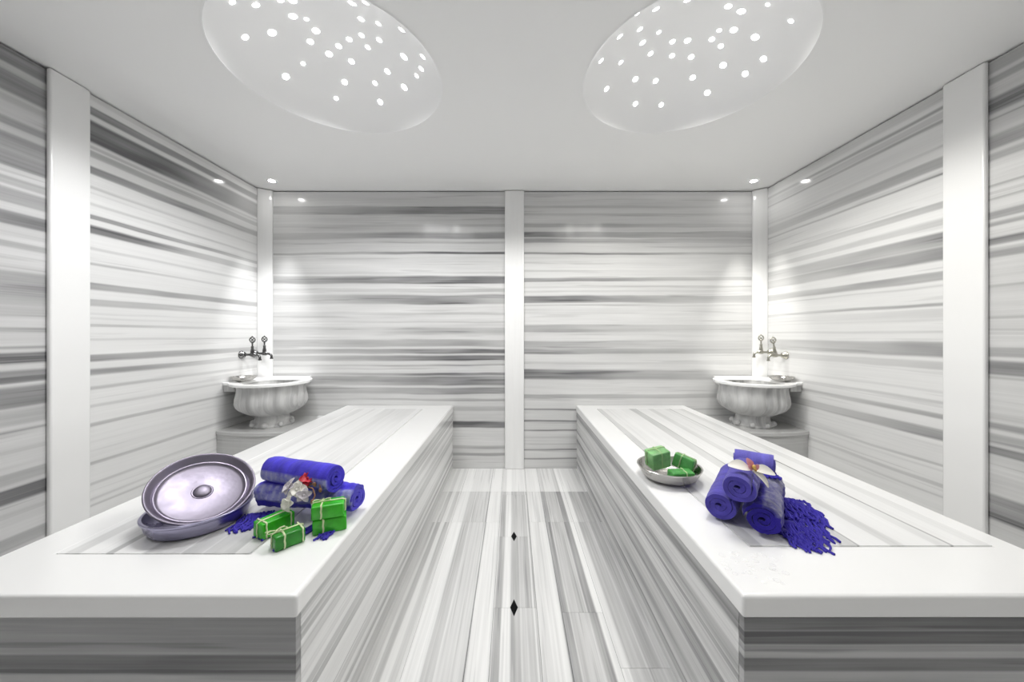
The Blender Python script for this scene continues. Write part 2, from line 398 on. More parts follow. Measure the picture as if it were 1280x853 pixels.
# ceiling with two round openings and shallow domes
DR, DD = .468, .19
DC = [(-.803, 1.646), (.800, 1.646)]
bm = BM()
N = 64
def cquad(x0, x1, y0, y1, c):
    # rectangular patch with a round hole
    cx, cy = c
    hole = []; outer = []
    for i in range(N):
        th = 2 * PI * i / N
        d = Vector((math.cos(th), math.sin(th)))
        hole.append(bm.verts.new((cx + DR * d.x, cy + DR * d.y, CEIL)))
        tx = ((x1 - cx) / d.x if d.x > 1e-9 else (x0 - cx) / d.x if d.x < -1e-9 else 1e9)
        ty = ((y1 - cy) / d.y if d.y > 1e-9 else (y0 - cy) / d.y if d.y < -1e-9 else 1e9)
        t = min(tx, ty)
        outer.append(bm.verts.new((cx + t * d.x, cy + t * d.y, CEIL)))
    ring_faces(bm, hole, outer)
    for X in (x0, x1):
        for Y in (y0, y1):
            th = math.atan2(Y - cy, X - cx) % (2 * PI); i = int(th / (2 * PI) * N)
            c_ = bm.verts.new((X, Y, CEIL))
            try: bm.faces.new((outer[i], c_, outer[(i + 1) % N]))
            except Exception: pass
def flat(x0, x1, y0, y1):
    bm.faces.new([bm.verts.new(p) for p in ((x0, y0, CEIL), (x1, y0, CEIL), (x1, y1, CEIL), (x0, y1, CEIL))])
cquad(XL - .12, 0, 1.1, 2.25, DC[0]); cquad(0, XR + .12, 1.1, 2.25, DC[1])
flat(XL - .12, XR + .12, YF - .12, 1.1); flat(XL - .12, XR + .12, 2.25, BW + .12)
flat_top = [bm.verts.new(p) for p in ((XL - .12, YF - .12, CEIL + .3), (XR + .12, YF - .12, CEIL + .3), (XR + .12, BW + .12, CEIL + .3), (XL - .12, BW + .12, CEIL + .3))]
bm.faces.new(flat_top)
me_c = shape_obj('ceiling', bm, M_ceil)
struct(me_c, 'white ceiling with two round dome recesses', 'ceiling')
RS = (DR * DR + DD * DD) / (2 * DD)
def dome_hit(px, py, c):
    d = Vector(((px - VX) / F, 1.0, (VY - py) / F))
    o = Vector((0, 0, CZ)); cc = Vector((c[0], c[1], CEIL + DD - RS))
    oc = o - cc; a = d.dot(d); b = 2 * d.dot(oc); q = oc.dot(oc) - RS * RS
    D = b * b - 4 * a * q
    if D < 0: return None
    t = (-b + math.sqrt(D)) / (2 * a)
    p = o + d * t
    if p.z < CEIL + .004: return None
    return p, (cc - p).normalized()
SL = [(250, 10, 1), (355, 22, 1.2), (465, 2, 1), (520, 5, 1.2), (520, 72, 1.4), (580, 85, .8), (427, 145, 1.5), (307, 165, 1.2), (622, 137, 1.4), (597, 185, 1.2), (565, 283, .8), (680, 240, 1.3),
      (723, 205, 1.1), (770, 175, 1.1), (825, 157, 1), (852, 210, 1), (823, 85, 1.1), (783, 15, 1.3), (843, 12, 1.1), (917, 20, .8), (900, 105, 1), (903, 178, 1.1), (1003, 132, 1.1), (1013, 252, 1.5),
      (1097, 252, 1.1), (1090, 305, 1.1), (1070, 337, .9), (780, 273, 1.2), (750, 365, 1.2), (712, 437, .9), (488, 340, 1.4), (885, 370, 1), (940, 318, 1.2), (908, 453, 1.2), (1015, 388, 1.4)]
SR = [(565, 2, 1), (427, 40, 1.1), (343, 60, .7), (278, 105, .7), (355, 130, 1), (265, 162, 1.1), (440, 143, .8), (367, 190, 1.1), (182, 270, 1), (270, 277, .9), (403, 238, 1), (500, 185, 1),
      (567, 180, 1.2), (498, 248, 1), (583, 253, 1.1), (335, 352, 1.2), (425, 360, 1.1), (207, 395, 1.1), (335, 462, 1.1), (450, 466, 1), (590, 345, 1.1), (655, 412, 1.2), (725, 290, 1.3),
      (715, 205, 1), (675, 175, 1), (708, 135, .8), (772, 133, 1.3), (748, 28, 1.2), (806, 50, 1.4), (868, 165, 1.4), (905, 262, 1.2), (823, 328, 1.2), (1027, 93, .9), (923, 20, .7)]
DOMES = []
for di, (c, offx, stars) in enumerate(((DC[0], 220, SL), (DC[1], 700, SR))):
    side = ('left', 'right')[di]
    d = thing('star_dome', 'round recessed ceiling dome dotted with star lights above the %s bench' % side, 'ceiling dome', (c[0], c[1], CEIL), group='star domes')
    bm = BM()
    prof = []
    for k in range(13):
        a = k / 12
        rr = DR * (1 - a); z = CEIL + DD - RS + math.sqrt(RS * RS - rr * rr)
        prof.append((z, max(rr, .0015)))
    lathe(bm, [(CEIL - .0015, DR + .006), (CEIL - .0015, DR)] + prof[0:1] + prof[1:], N, c, cap0=False)
    sh_ = shape_obj('dome_shell', bm, M_dome, d, smooth=35)
    for (x, y, s) in stars:
        h = dome_hit(offx + x / 3.5556, y / 3.5556, c)
        if not h: continue
        p, n = h
        bm = BM()
        rot = n.to_track_quat('Z', 'Y').to_matrix().to_4x4()
        for zz, rr in ((.001, 1),):
            bmesh.ops.create_uvsphere(bm, u_segments=10, v_segments=6, radius=1, matrix=Matrix.Translation(p) @ rot @ Matrix.Diagonal((.0118 * s, .0118 * s, .004, 1)))
        shape_obj('star_light', bm, M_star, d, smooth=60)
    DOMES.append(c)

# ------------------------------------------------------------------ benches
BT = .522; ST = .053
Y0 = .815
BY = BW - .001
def bench(x_in, x_out, inl, mats, label):
    s = 1 if x_out > x_in else -1
    cx = (x_in + x_out) / 2
    b = thing('marble_bench', label, 'bench', (cx, (Y0 + BW) / 2, 0), group='marble benches')
    lo, hi = min(x_in, x_out), max(x_in, x_out)
    i = .006
    zt = BT - ST - .0003
    # cladding panels with real thickness, mitred over a hidden core
    bm = BM(); box(bm, lo + i + .021, hi - i - .021, Y0 + i + .021, BY, 0.0, zt); shape_obj('core', bm, M_bo, b)
    bm = BM(); box(bm, lo + i, hi - i, Y0 + i, Y0 + i + .02, 0.0, zt); shape_obj('front_panel', bm, mats[0], b, bevel=.0015)
    a0, a1 = (x_in + s * i, x_in + s * (i + .02))
    bm = BM(); box(bm, min(a0, a1), max(a0, a1), Y0 + i + .0205, BY, 0.0, zt); shape_obj('inner_side_panel', bm, mats[1], b)
    a0, a1 = (x_out - s * (i + .02), x_out - s * i)
    bm = BM(); box(bm, min(a0, a1), max(a0, a1), Y0 + i + .0205, BY, 0.0, zt); shape_obj('outer_side_panel', bm, M_bo, b)
    # white slab frame
    ix0, ix1, iy0, iy1 = inl
    bm = BM()
    zt2, zb2 = BT, BT - ST
    def rect(x0, x1, y0, y1, z): return [bm.verts.new(p) for p in ((x0, y0, z), (x1, y0, z), (x1, y1, z), (x0, y1, z))]
    ot, it_ = rect(lo, hi, Y0, BY, zt2), rect(ix0, ix1, iy0, iy1, zt2)
    ob, ib = rect(lo, hi, Y0, BY, zb2), rect(ix0, ix1, iy0, iy1, zb2)
    ring_faces(bm, ot, it_); ring_faces(bm, ob, ib); ring_faces(bm, ot, ob); ring_faces(bm, it_, ib)
    shape_obj('slab_border', bm, M_white, b, bevel=.0075, smooth=40)
    bm = BM(); box(bm, ix0 + .0003, ix1 - .0003, iy0 + .0003, iy1 - .0003, zb2 + .002, zt2 - .0003)
    shape_obj('striped_inlay', bm, mats[2], b)
    return b
bench(-.489, -1.37, (-1.235, -.712, .974, 2.845), (M_bfl, M_bsl, M_tl), 'white marble bench with pale striped side, carrying the metal trays')
bench(.522, 1.41, (.665, 1.345, 1.01, 2.845), (M_bfr, M_bsr, M_tr), 'marble bench with dark grey striped side, carrying the soap dish')

# ------------------------------------------------------------------ washbasin corners
def mx(s, pts): return pts if s > 0 else [(-x, y) for x, y in pts][::-1]
def platform(s):
    xo, xi = (XL + .001, -1.371) if s > 0 else (XR - .001, 1.411)
    pz = .44
    X = lambda t: xo + (xi - xo) * t
    p = thing('basin_platform', 'low grey marble platform under the %s corner washbasin' % ('left' if s > 0 else 'right'), 'platform', (X(.5), 2.72, 0), group='basin platforms')
    fr = [(X(t), 2.50 - .05 * math.sin(PI * min(1, t * 1.05)) ** .8) for t in [k / 14 for k in range(15)]]
    back = BW - .002
    bm = BM(); prism(bm, [(x, y + .01) for x, y in fr] + [(X(1), back), (X(0), back)], 0, pz - .03); shape_obj('base', bm, M_plat, p)
    bm = BM(); prism(bm, fr + [(X(1), back), (X(0), back)], pz - .0298, pz); shape_obj('top_slab', bm, M_plat, p, bevel=.006, smooth=35)
def basin(s):
    cx, cy = (-1.784, 2.674) if s > 0 else (1.779, 2.674)
    Z0 = .4405
    side = 'left' if s > 0 else 'right'
    b = thing('corner_washbasin', 'fluted marble washbasin on a short pedestal in the %s back corner' % side, 'washbasin', (cx, cy, Z0), group='corner washbasins')
    # pedestal: clustered stem with scrolled feet
    bm = BM()
    lathe(bm, [(Z0, .128), (Z0 + .012, .130), (Z0 + .022, .118), (Z0 + .04, .108), (Z0 + .065, .104), (Z0 + .085, .112)], 64, (cx, cy),
          fr=lambda th, j, z: 1 + .07 * abs(math.cos(th * 5)) - .03)
    for k in range(8):
        th = 2 * PI * k / 8 + .2
        ball(bm, (cx + .128 * math.cos(th), cy + .128 * math.sin(th), Z0 + .021), .0205, 12)
    shape_obj('pedestal', bm, M_basin, b, smooth=50)
    # fluted bowl with a real cavity
    bm = BM()
    def fl(th, j, z):
        k = 1.5 * max(0.0, min(1.0, (z - Z0 - .08) / .05)) * (1 - .75 * max(0, min(1, (z - .70) / .05)))
        return 1 + .045 * k * (abs(math.cos(th * 8)) - .6)
    prof = [(Z0 + .083, .106), (Z0 + .088, .135), (Z0 + .105, .168), (Z0 + .125, .196), (Z0 + .15, .217), (Z0 + .18, .226), (Z0 + .215, .223), (Z0 + .25, .215), (Z0 + .28, .213), (Z0 + .30, .219), (Z0 + .309, .224)]
    inner = [(.7485, .189), (.735, .186), (.68, .178), (.63, .16), (.59, .12), (.57, .07), (.565, .02)]
    lathe(bm, prof, 128, (cx, cy), fr=fl, cap1=False)
    rings = []
    lathe(bm, [(Z0 + .309, .224)] + inner, 128, (cx, cy), cap0=False)
    shape_obj('bowl', bm, M_basin, b, smooth=50)
    # rim slab: scalloped round front, square ears to the two walls, corner cut for the post
    bm = BM()
    out = []
    out += [(-.298, -.13), (-.298, .19), (-.205, .31), (.14, .31), (.15, .27), (.165, .235)]
    for k in range(0, 41):
        th = math.radians(48 - k * (48 + 148) / 40)
        rr = .272 + .007 * abs(math.cos(th * 5))
        out.append((rr * math.cos(th), rr * math.sin(th)))
    out += [(-.245, -.148), (-.27, -.14)]
    out = [(x * .93, y * .93) for x, y in out]
    if s < 0: out = [(-x, y) for x, y in out]
    zt, zb2 = .767, .748
    hole = []
    n = 72
    import mathutils.geometry as mg
    cen = Vector((0, 0))
    ot, ob = [bm.verts.new((cx + x, cy + y, zt)) for x, y in out], [bm.verts.new((cx + x, cy + y, zb2)) for x, y in out]
    it_, ib = [], []
    for x, y in out:
        d = Vector((x, y)).normalized()
        it_.append(bm.verts.new((cx + d.x * .196, cy + d.y * .196, zt - .002))); ib.append(bm.verts.new((cx + d.x * .190, cy + d.y * .190, zb2)))
    ring_faces(bm, ot, it_); ring_faces(bm, it_, ib); ring_faces(bm, ib, ob); ring_faces(bm, ob, ot)
    shape_obj('rim', bm, M_white, b, bevel=.003, smooth=40)
    # ear brackets that carry the rim at the walls
    for (x0, x1, y0, y1) in ((-.275, -.195, -.115, .09), (-.11, .12, .215, .28)):
        if s < 0: x0, x1 = -x1, -x0
        bm = BM(); box(bm, cx + x0, cx + x1, cy + y0, cy + y1, .700, .7478)
        shape_obj('ear_bracket', bm, M_basin, b, bevel=.006, smooth=40)
    # shallow metal bowl standing on the ear against the side wall
    bx, by = cx - s * .192, cy - .03
    t = None
    bm = BM()
    z = .7675
    lathe(bm, [(z, .040), (z + .006, .055), (z + .020, .074), (z + .030, .080), (z + .032, .083), (z + .0345, .083), (z + .0345, .079), (z + .021, .070), (z + .009, .05), (z + .005, .005)], 40, (bx, by))
    tag(shape_obj('hammam_bowl', bm, M_dish, smooth=45, origin=(bx, by, z)), 'shallow metal bowl on the wall side of the %s washbasin' % side, 'bowl', 'bowls on the washbasins')
for s in (1, -1): platform(s); basin(s)

def tap(s, y, z, reach, mat, label, lean=0.0):
    X = XL if s > 0 else XR
    b = thing('wall_tap', label, 'tap', (X, y, z), group='washbasin taps')
    P = lambda d, dy, dz: Vector((X + s * d, y + dy, z + dz))
    def lx(prof, n=20):                                       # lathe about the axis leaving the wall
        bm = BM(); rings = []
        for d, r_ in prof: rings.append([bm.verts.new(P(d, r_ * math.cos(2 * PI * k / n), r_ * math.sin(2 * PI * k / n))) for k in range(n)])
        for a, c in zip(rings, rings[1:]): ring_faces(bm, a, c)
        bm.faces.new(rings[0]); bm.faces.new(rings[-1]); return bm
    shape_obj('wall_flange', lx([(.0005, .030), (.006, .030), (.012, .024), (.026, .021), (.034, .012)]), mat, b, smooth=40)
    shape_obj('body', lx([(.03, .009), (reach * .5, .0085), (reach * .55, .014), (reach * .72, .016), (reach * .80, .011), (reach * .84, .008)]), mat, b, smooth=40)
    bm = BM()
    pts = [P(reach * .8, 0, 0)] + [P(reach * (.84 + .22 * math.sin(a)), 0, -.001 - .02 * (1 - math.cos(a))) for a in (.3, .7, 1.1, 1.5)] + [P(reach * 1.06, 0, -.036)]
    tube(bm, pts, .0085, 12); tube(bm, [P(reach * 1.06, 0, -.033), P(reach * 1.06, 0, -.043)], .0115, 12); shape_obj('spout', bm, mat, b, smooth=45)
    bm = BM()
    q = lambda h: P(reach * .64 + lean * h, 0, h)
    tube(bm, [q(.01), q(.03)], .013, 14); tube(bm, [q(.03), q(.055)], .012, 14, r1=.008); tube(bm, [q(.055), q(.095)], .0055, 10); ball(bm, q(.058), .010, 12); ball(bm, q(.093), .009, 12)
    shape_obj('stem', bm, mat, b, smooth=45)
    bm = BM()
    c = q(.113)
    for k in range(4):
        a = PI / 4 + k * PI / 2
        tube(bm, [c, c + Vector((s * .022 * math.cos(a), 0, .022 * math.sin(a)))], .003, 8)
    tube(bm, [c + Vector((.0205 * math.cos(2 * PI * k / 20), 0, .0205 * math.sin(2 * PI * k / 20))) for k in range(20)], .0042, 8, closed=True)
    ball(bm, c, .007, 12); ball(bm, c + Vector((0, 0, .024)), .006, 10)
    shape_obj('handle', bm, mat, b, smooth=45)
tap(1, 2.735, .955, .135, M_chrome, 'dark metal wall tap over the left washbasin, nearer the camera')
tap(1, 2.868, .957, .135, M_chrome, 'dark metal wall tap over the left washbasin, tucked by the corner post')
tap(-1, 2.715, .952, .125, M_brass, 'tarnished metal wall tap over the right washbasin, nearer the camera', .15)
tap(-1, 2.862, .968, .135, M_brass, 'tarnished metal wall tap over the right washbasin, tucked by the corner post')

# ------------------------------------------------------------------ recessed spotlights
def spotlight(x, y, side):
    d = thing('recessed_spotlight', 'small round recessed spotlight in the ceiling above the %s washbasin' % side, 'ceiling light', (x, y, CEIL), group='recessed spotlights')
    bm = BM(); lathe(bm, [(CEIL - .0005, .036), (CEIL - .004, .034), (CEIL - .005, .026), (CEIL - .001, .0225)], 32, (x, y), cap0=False, cap1=False); shape_obj('trim_ring', bm, M_ring, d, smooth=40)
    bm = BM(); lathe(bm, [(CEIL - .0012, .024), (CEIL - .005, .021), (CEIL - .007, .012)], 32, (x, y)); shape_obj('lens', bm, M_lens, d, smooth=40)
spotlight(-1.86, 2.78, 'left'); spotlight(1.86, 2.78, 'right')

# ------------------------------------------------------------------ metal tray and pan
tx, ty = -.99, 1.14
z = BT + .0005
bm = BM()
lathe(bm, [(z, .105), (z + .004, .118), (z + .02, .128), (z + .04, .132), (z + .044, .137), (z + .049, .138), (z + .051, .136), (z + .05, .130), (z + .04, .128), (z + .02, .122), (z + .007, .112), (z + .005, .004)], 80, (tx, ty))
b_ = thing('metal_basin', 'shallow dark lilac metal basin lying flat under the tilted tray', 'basin', (tx, ty, BT), group='metal bath vessels')
shape_obj('bowl', bm, M_bowl, b_, smooth=40)
t_ = thing('metal_tray', 'round lilac metal tray with raised boss, tilted against the flat basin', 'tray', (-1.008, 1.172, .617), group='metal bath vessels')
ax, ay = .35, -.45
ux = Vector((math.cos(ay), 0, math.sin(ay))); vx = Vector((-math.sin(ay) * math.sin(ax), math.cos(ax), math.cos(ay) * math.sin(ax))); wx = ux.cross(vx).normalized(); vx = wx.cross(ux)
Mr = Matrix((ux, vx, wx)).transposed()
t_.rotation_euler = Mr.to_euler()
bm = BM()
R = .137
lathe(bm, [(-.026, R * .80), (-.022, R * .88), (-.006, R * .955), (-.001, R * .985), (.001, R), (.004, R), (.0045, R * .975), (.001, R * .95), (-.013, R * .90), (-.016, R * .875), (-.0125, R * .85), (-.0125, R * .83),
           (-.0185, R * .80), (-.0215, R * .76), (-.0215, R * .21), (-.020, R * .2), (-.0205, R * .185), (-.0205, R * .175), (-.017, R * .165), (-.013, R * .12), (-.0115, R * .06), (-.011, .002)], 96,
      fr=lambda th, j, z: 1 + (.004 * math.sin(th * 40) if j in (4, 5) else 0))
shape_obj('tray_body', bm, M_tray, t_, smooth=40, local=True)
bm = BM()
tube(bm, [(R * 1.0 * math.cos(a), R * 1.0 * math.sin(a), .003) for a in [2 * PI * k / 80 for k in range(80)]], .0032, 8, closed=True)
shape_obj('rolled_rim', bm, M_tray, t_, smooth=60, local=True)

# ------------------------------------------------------------------ rolled towels
def roll(name, label, p0, p1, rad, mat, seed, turns=3.2, wr=.004, band=None, squash=.94, group=None, rot0=0.0, frill=0.0):
    """p0 = centre of the end nearer the camera, p1 = centre of the far end"""
    p0, p1 = Vector(p0), Vector(p1)
    d = p1 - p0; L = d.length
    x = d.normalized(); y = Vector((0, 0, 1)).cross(x).normalized(); zz = x.cross(y)
    o = thing(name, label, 'towel', p0, Matrix((x, y, zz)).transposed().to_euler(), group)
    r_in = .004; pitch = (rad - r_in) / turns; th_ = pitch * .76
    T = 2 * PI * turns; n = int(turns * 34); m = 36
    bm = BM(); lay = bm.verts.layers.float.new('band')
    secs = []
    for j in range(m + 1):
        xx = L * j / m
        sec = []
        for side in (1, -1):
            rng_ = range(n + 1) if side > 0 else range(n, -1, -1)
            for i in rng_:
                th = T * i / n
                rc = r_in + (rad - th_ / 2 - r_in) * i / n
                tt = th_ / 2 * (min(1, (n - i) / 6 + .15))
                rr = rc + side * tt
                outer = max(0, (th - (T - 2 * PI)) / (2 * PI)) if side > 0 else 0
                a = -th + rot0
                last = th > T - 2 * PI * 1.02
                w = noise.noise(Vector((xx * 14 + seed * 7, math.cos(a) * 1.3, math.sin(a) * 1.3)))
                w2 = noise.noise(Vector((xx * 60 + seed * 3, math.cos(a) * 2.4, math.sin(a) * 2.4)))
                k = (i / n) ** 1.5
                rr += wr * (w * 1.1 + w2 * .5) * k
                if frill and last and side > 0:
                    rr += frill * noise.noise(Vector((xx * 40 + seed, math.cos(a) * 3, math.sin(a) * 3))) * (0.4 + .6 * max(0, math.sin(a)))
                ends = min(j, m - j)
                rr *= (1 - .05 * (1 - min(1, ends / 2.0)) * k)
                ex = .006 * noise.noise(Vector((i * .09, seed * 2.1, j // (m // 2) * 3.3))) * (1 if j in (0, m) else 0)
                v = bm.verts.new((xx + ex, rr * math.cos(a), rr * math.sin(a) * squash))
                if band and last and side > 0:
                    aa = math.degrees(math.atan2(math.sin(a), math.cos(a)))
                    b0, b1 = band
                    v[lay] = 1.0 if b0 <= aa <= b1 else 0.0
                sec.append(v)
        secs.append(sec)
    for a, b in zip(secs, secs[1:]): ring_faces(bm, a, b)
    for sec, fl in ((secs[0], 0), (secs[-1], 1)):
        for i in range(n):
            bm.faces.new((sec[i], sec[i + 1], sec[2 * n - i], sec[2 * n + 1 - i]))
    shape_obj('rolled_cloth', bm, mat, o, smooth=55, local=True)
    return o
def fringe(parent, items, mat=M_fringe, rad=.0016, name='fringe', seed=1):
    """loose tasselled strands lying on the bench: items = (root, tip, count, spread)"""
    r = random.Random(seed); bm = BM()
    for a, b, cnt, w in items:
        a, b = Vector(a), Vector(b); d = b - a; sd = Vector((-d.y, d.x, 0)).normalized()
        for k in range(cnt):
            t = (k + r.uniform(-.3, .3)) / max(1, cnt - 1) - .5
            pa = a + sd * w[0] * t; pb = b + sd * w[1] * t + d * r.uniform(-.16, .12)
            ph = r.uniform(0, 6); am = r.uniform(.003, .009); pts = []
            for q in range(9):
                u = q / 8
                p = pa.lerp(pb, u) + sd * am * math.sin(ph + u * 9) * (.3 + u)
                p.z = p.z + .002 + .006 * abs(math.sin(ph * 2 + u * 7)) * (1 - u * .7)
                pts.append(p)
            tube(bm, pts, rad * r.uniform(.8, 1.5), 5)
    off = parent.matrix_basis.inverted() if False else None
    o = shape_obj(name, bm, mat, None, smooth=60)
    o.parent = parent
    bpy.context.view_layer.update()
    o.matrix_parent_inverse = parent.matrix_world.inverted()
    return o
def sheet(parent, quad, mat, name, seed, nu=26, nv=22, amp=.006, lift=.004):
    """a rumpled end of towel lying on the bench"""
    q = [Vector(p) for p in quad]; bm = BM(); g = []; lay = bm.verts.layers.float.new('band')
    for top in (1, 0):
        for i in range(nu + 1):
            row = []
            for j in range(nv + 1):
                u, v = i / nu, j / nv
                p = (q[0] * (1 - u) + q[1] * u) * (1 - v) + (q[3] * (1 - u) + q[2] * u) * v
                e = noise.noise(Vector((u * 6 + seed, v * 2.5, seed)))
                h = lift + amp * (1 + e) + amp * .6 * math.sin(u * 34 + 4 * noise.noise(Vector((u * 2, v * 3, seed + 4))))
                p.z = p.z + (max(.0025, h) if top else .0006)
                p += Vector((.006 * noise.noise(Vector((u * 5, v * 5, seed + 9))), .006 * noise.noise(Vector((u * 5, v * 5, seed + 19))), 0))
                row.append(bm.verts.new(p))
            g.append(row)
    k = nu + 1
    for i in range(nu):
        for j in range(nv):
            bm.faces.new((g[i][j], g[i + 1][j], g[i + 1][j + 1], g[i][j + 1])); bm.faces.new((g[k + i][j], g[k + i][j + 1], g[k + i + 1][j + 1], g[k + i + 1][j]))
    for i in range(nu):
        for j in (0, nv): bm.faces.new((g[i][j], g[i + 1][j], g[k + i + 1][j], g[k + i][j]))
    for j in range(nv):
        for i in (0, nu): bm.faces.new((g[i][j], g[i][j + 1], g[k + i][j + 1], g[k + i][j]))
    o = shape_obj(name, bm, mat, None, smooth=60)
    o.parent = parent; bpy.context.view_layer.update(); o.matrix_parent_inverse = parent.matrix_world.inverted()
    return o
GT = 'rolled bath towels'
A_ = roll('rolled_towel', 'smooth bright blue rolled towel lying on top of the crumpled one beside the tray', (-.567, 1.155, BT + .132), (-.828, 1.240, BT + .132), .050, M_blue, 3.1, 3.4, .004, (-35, 12), group=GT)
B_ = roll('rolled_towel', 'crumpled blue rolled towel with a pale band, underneath the smoother roll by the soaps', (-.512, 1.186, BT + .052), (-.850, 1.228, BT + .052), .052, M_blue, 5.7, 3.0, .009, (-20, 62), group=GT, frill=.008)
fringe(B_, [((-.83, 1.18, BT), (-.80, 1.085, BT), 24, (.08, .11)), ((-.80, 1.17, BT), (-.775, 1.10, BT), 12, (.06, .07)), ((-.70, 1.13, BT), (-.735, 1.045, BT), 9, (.02, .035)),
            ((-.545, 1.12, BT), (-.555, 1.035, BT), 8, (.02, .03)), ((-.60, 1.12, BT), (-.66, 1.00, BT), 6, (.02, .03))], rad=.0028, seed=4)
ex = Vector((.61, .79, 0)); ey = Vector((.77, -.64, 0))
def RR(name, label, x, y, z, L, rad, mat, seed, **kw):
    p = Vector((x, y, z)); return roll(name, label, p, p + ex * L, rad, mat, seed, group=GT, **kw)
R1 = RR('rolled_towel', 'plain violet-blue rolled towel nearest the soap dish, lowest of the pile on the left side', .652, 1.136, BT + .051, .34, .052, M_blue2, 8.2, turns=2.6, wr=.003)
R4 = RR('rolled_towel', 'dark blue rolled towel with a grey band and frayed edge, beside the spread fringe', .725, 1.043, BT + .053, .31, .054, M_deep, 9.9, turns=3.0, wr=.007, band=(85, 150), frill=.012)
R2 = RR('rolled_towel', 'violet-blue rolled towel laid on top of two others, under the orchid flower', .667, 1.066, BT + .136, .20, .0505, M_blue2, 6.4, turns=2.6, wr=.003)
R3 = roll('rolled_towel', 'light violet rolled towel at the top back of the pile, behind the orchid', (.925, 1.275, BT + .126), (.825, 1.340, BT + .128), .054, M_lilac, 2.2, turns=2.6, wr=.003, group=GT)
sheet(R4, [(.785, 1.065, BT), (.955, 1.29, BT), (1.01, 1.25, BT), (.84, 1.035, BT)], M_deep, 'towel_tail', 3)
fringe(R4, [((.825, 1.05, BT + .004), (.80, .975, BT), 11, (.07, .05)), ((.865, 1.085, BT + .006), (.83, .985, BT), 15, (.08, .08)), ((.91, 1.145, BT + .006), (.882, 1.035, BT), 15, (.08, .08)), ((.965, 1.22, BT + .006), (.935, 1.10, BT), 15, (.08, .08)), ((.99, 1.26, BT + .005), (.975, 1.16, BT), 10, (.05, .05)), ((.925, 1.22, BT + .014), (.90, 1.12, BT + .012), 13, (.09, .09))], rad=.0028, seed=7)
fringe(R4, [((.90, 1.275, BT + .098), (.87, 1.22, BT + .103), 14, (.04, .06))], rad=.003, name='tassel', seed=9)

# ------------------------------------------------------------------ soap bars
def soap(name, label, c, yaw, size, mat, twine, tm=M_twine, tilt=(0, 0), group='tied soap bars', bow=None):
    o = thing(name, label, 'soap', c, (tilt[0], tilt[1], yaw), group)
    lx, ly, lz = size; bm = BM()
    box(bm, -lx / 2, lx / 2, -ly / 2, ly / 2, 0, lz)
    bmesh.ops.bevel(bm, geom=bm.edges[:], offset=.0055, segments=3, profile=.6, affect='EDGES')
    for v in bm.verts:
        w = noise.noise(v.co * 22 + Vector((yaw * 3, c[0] * 9, 0)))
        v.co.x *= 1 + .02 * w; v.co.y *= 1 + .03 * w
    shape_obj('bar', bm, mat, o, smooth=35, local=True)
    e = .0012; bm = BM()
    for axis, p in twine:
        pts = []
        if axis == 'x':          # loop round the short way, at position p along the length
            cor = [(p, -ly / 2 - e, .0), (p, -ly / 2 - e, lz + e), (p, ly / 2 + e, lz + e), (p, ly / 2 + e, .0)]
        else:
            cor = [(-lx / 2 - e, p, .0), (-lx / 2 - e, p, lz + e), (lx / 2 + e, p, lz + e), (lx / 2 + e, p, .0)]
        for a, b in zip(cor, cor[1:]):
            a, b = Vector(a), Vector(b)
            for q in range(6):
                u = .08 + .84 * q / 5
                pp = a.lerp(b, u); pp.x += .0008 * math.sin(q * 2 + p * 90); pts.append(pp)
        tube(bm, pts, .0017, 6)
        tube(bm, [p_ + Vector((.0022, .0016, .0006)) for p_ in pts], .0013, 6)
    if twine: shape_obj('raffia_tie', bm, tm, o, smooth=60, local=True)
    if bow:
        bx, by = bow; bm = BM()
        for s in (1, -1):
            tube(bm, [(bx + s * .012 * (1 - math.cos(t)) , by + .008 * math.sin(t) * s - .004 * (1 - math.cos(t)), lz + .003 + .005 * math.sin(t / 2)) for t in [2 * PI * k / 16 for k in range(16)]], .0013, 6, closed=True)
            tube(bm, [(bx, by, lz + .004), (bx + s * .012, by + .008, lz + .006), (bx + s * .024, by + .013, lz + .004)], .0013, 6)
        ball(bm, (bx, by, lz + .004), .0032, 8)
        shape_obj('bow', bm, tm, o, smooth=60, local=True)
    return o
d2r = math.radians
soap('soap_bar', 'green soap bar at the bottom of the stacked pair beside the bench edge', (-.556, 1.094, BT + .0005), d2r(26), (.092, .052, .042), M_soap, [('x', -.018)])
soap('soap_bar', 'green soap bar tied with a bow, lying on top of another bar', (-.560, 1.094, BT + .0437), d2r(22), (.088, .056, .040), M_soap, [('x', -.018), ('y', .004)], bow=(-.018, .004))
soap('soap_bar', 'dark green tied soap bar at the very front of the group', (-.634, 1.016, BT + .0005), d2r(49), (.076, .046, .040), M_soapd, [('x', -.016), ('x', .030), ('y', .006)], bow=(-.026, .010))
soap('soap_bar', 'bright green tied soap bar standing nearest the metal tray', (-.716, 1.082, BT + .0005), d2r(62), (.094, .050, .046), M_soap, [('x', .034), ('x', -.036), ('y', .0)])
GC = 'soap bars in the dish'
dx_, dy_ = .640, 1.475
soap('soap_bar', 'milky green soap block standing tallest in the metal dish', (dx_ - .035, dy_ + .025, BT + .044), d2r(12), (.082, .062, .070), M_soapm, [('x', .0), ('y', .012)], M_twine2, (d2r(8), d2r(-9)), GC)
soap('soap_bar', 'clear green soap bar leaning on the towel side of the metal dish', (dx_ + .060, dy_ + .012, BT + .038), d2r(-38), (.078, .056, .052), M_soapc, [('x', -.012), ('y', 0)], M_twine2, (d2r(-8), d2r(14)), GC)
soap('soap_bar', 'low clear green soap bar at the front rim inside the metal dish', (dx_ + .020, dy_ - .060, BT + .022), d2r(6), (.090, .045, .034), M_soapc, [('x', .01)], M_twine2, (d2r(6), 0), GC)
bm = BM(); z = BT + .0005
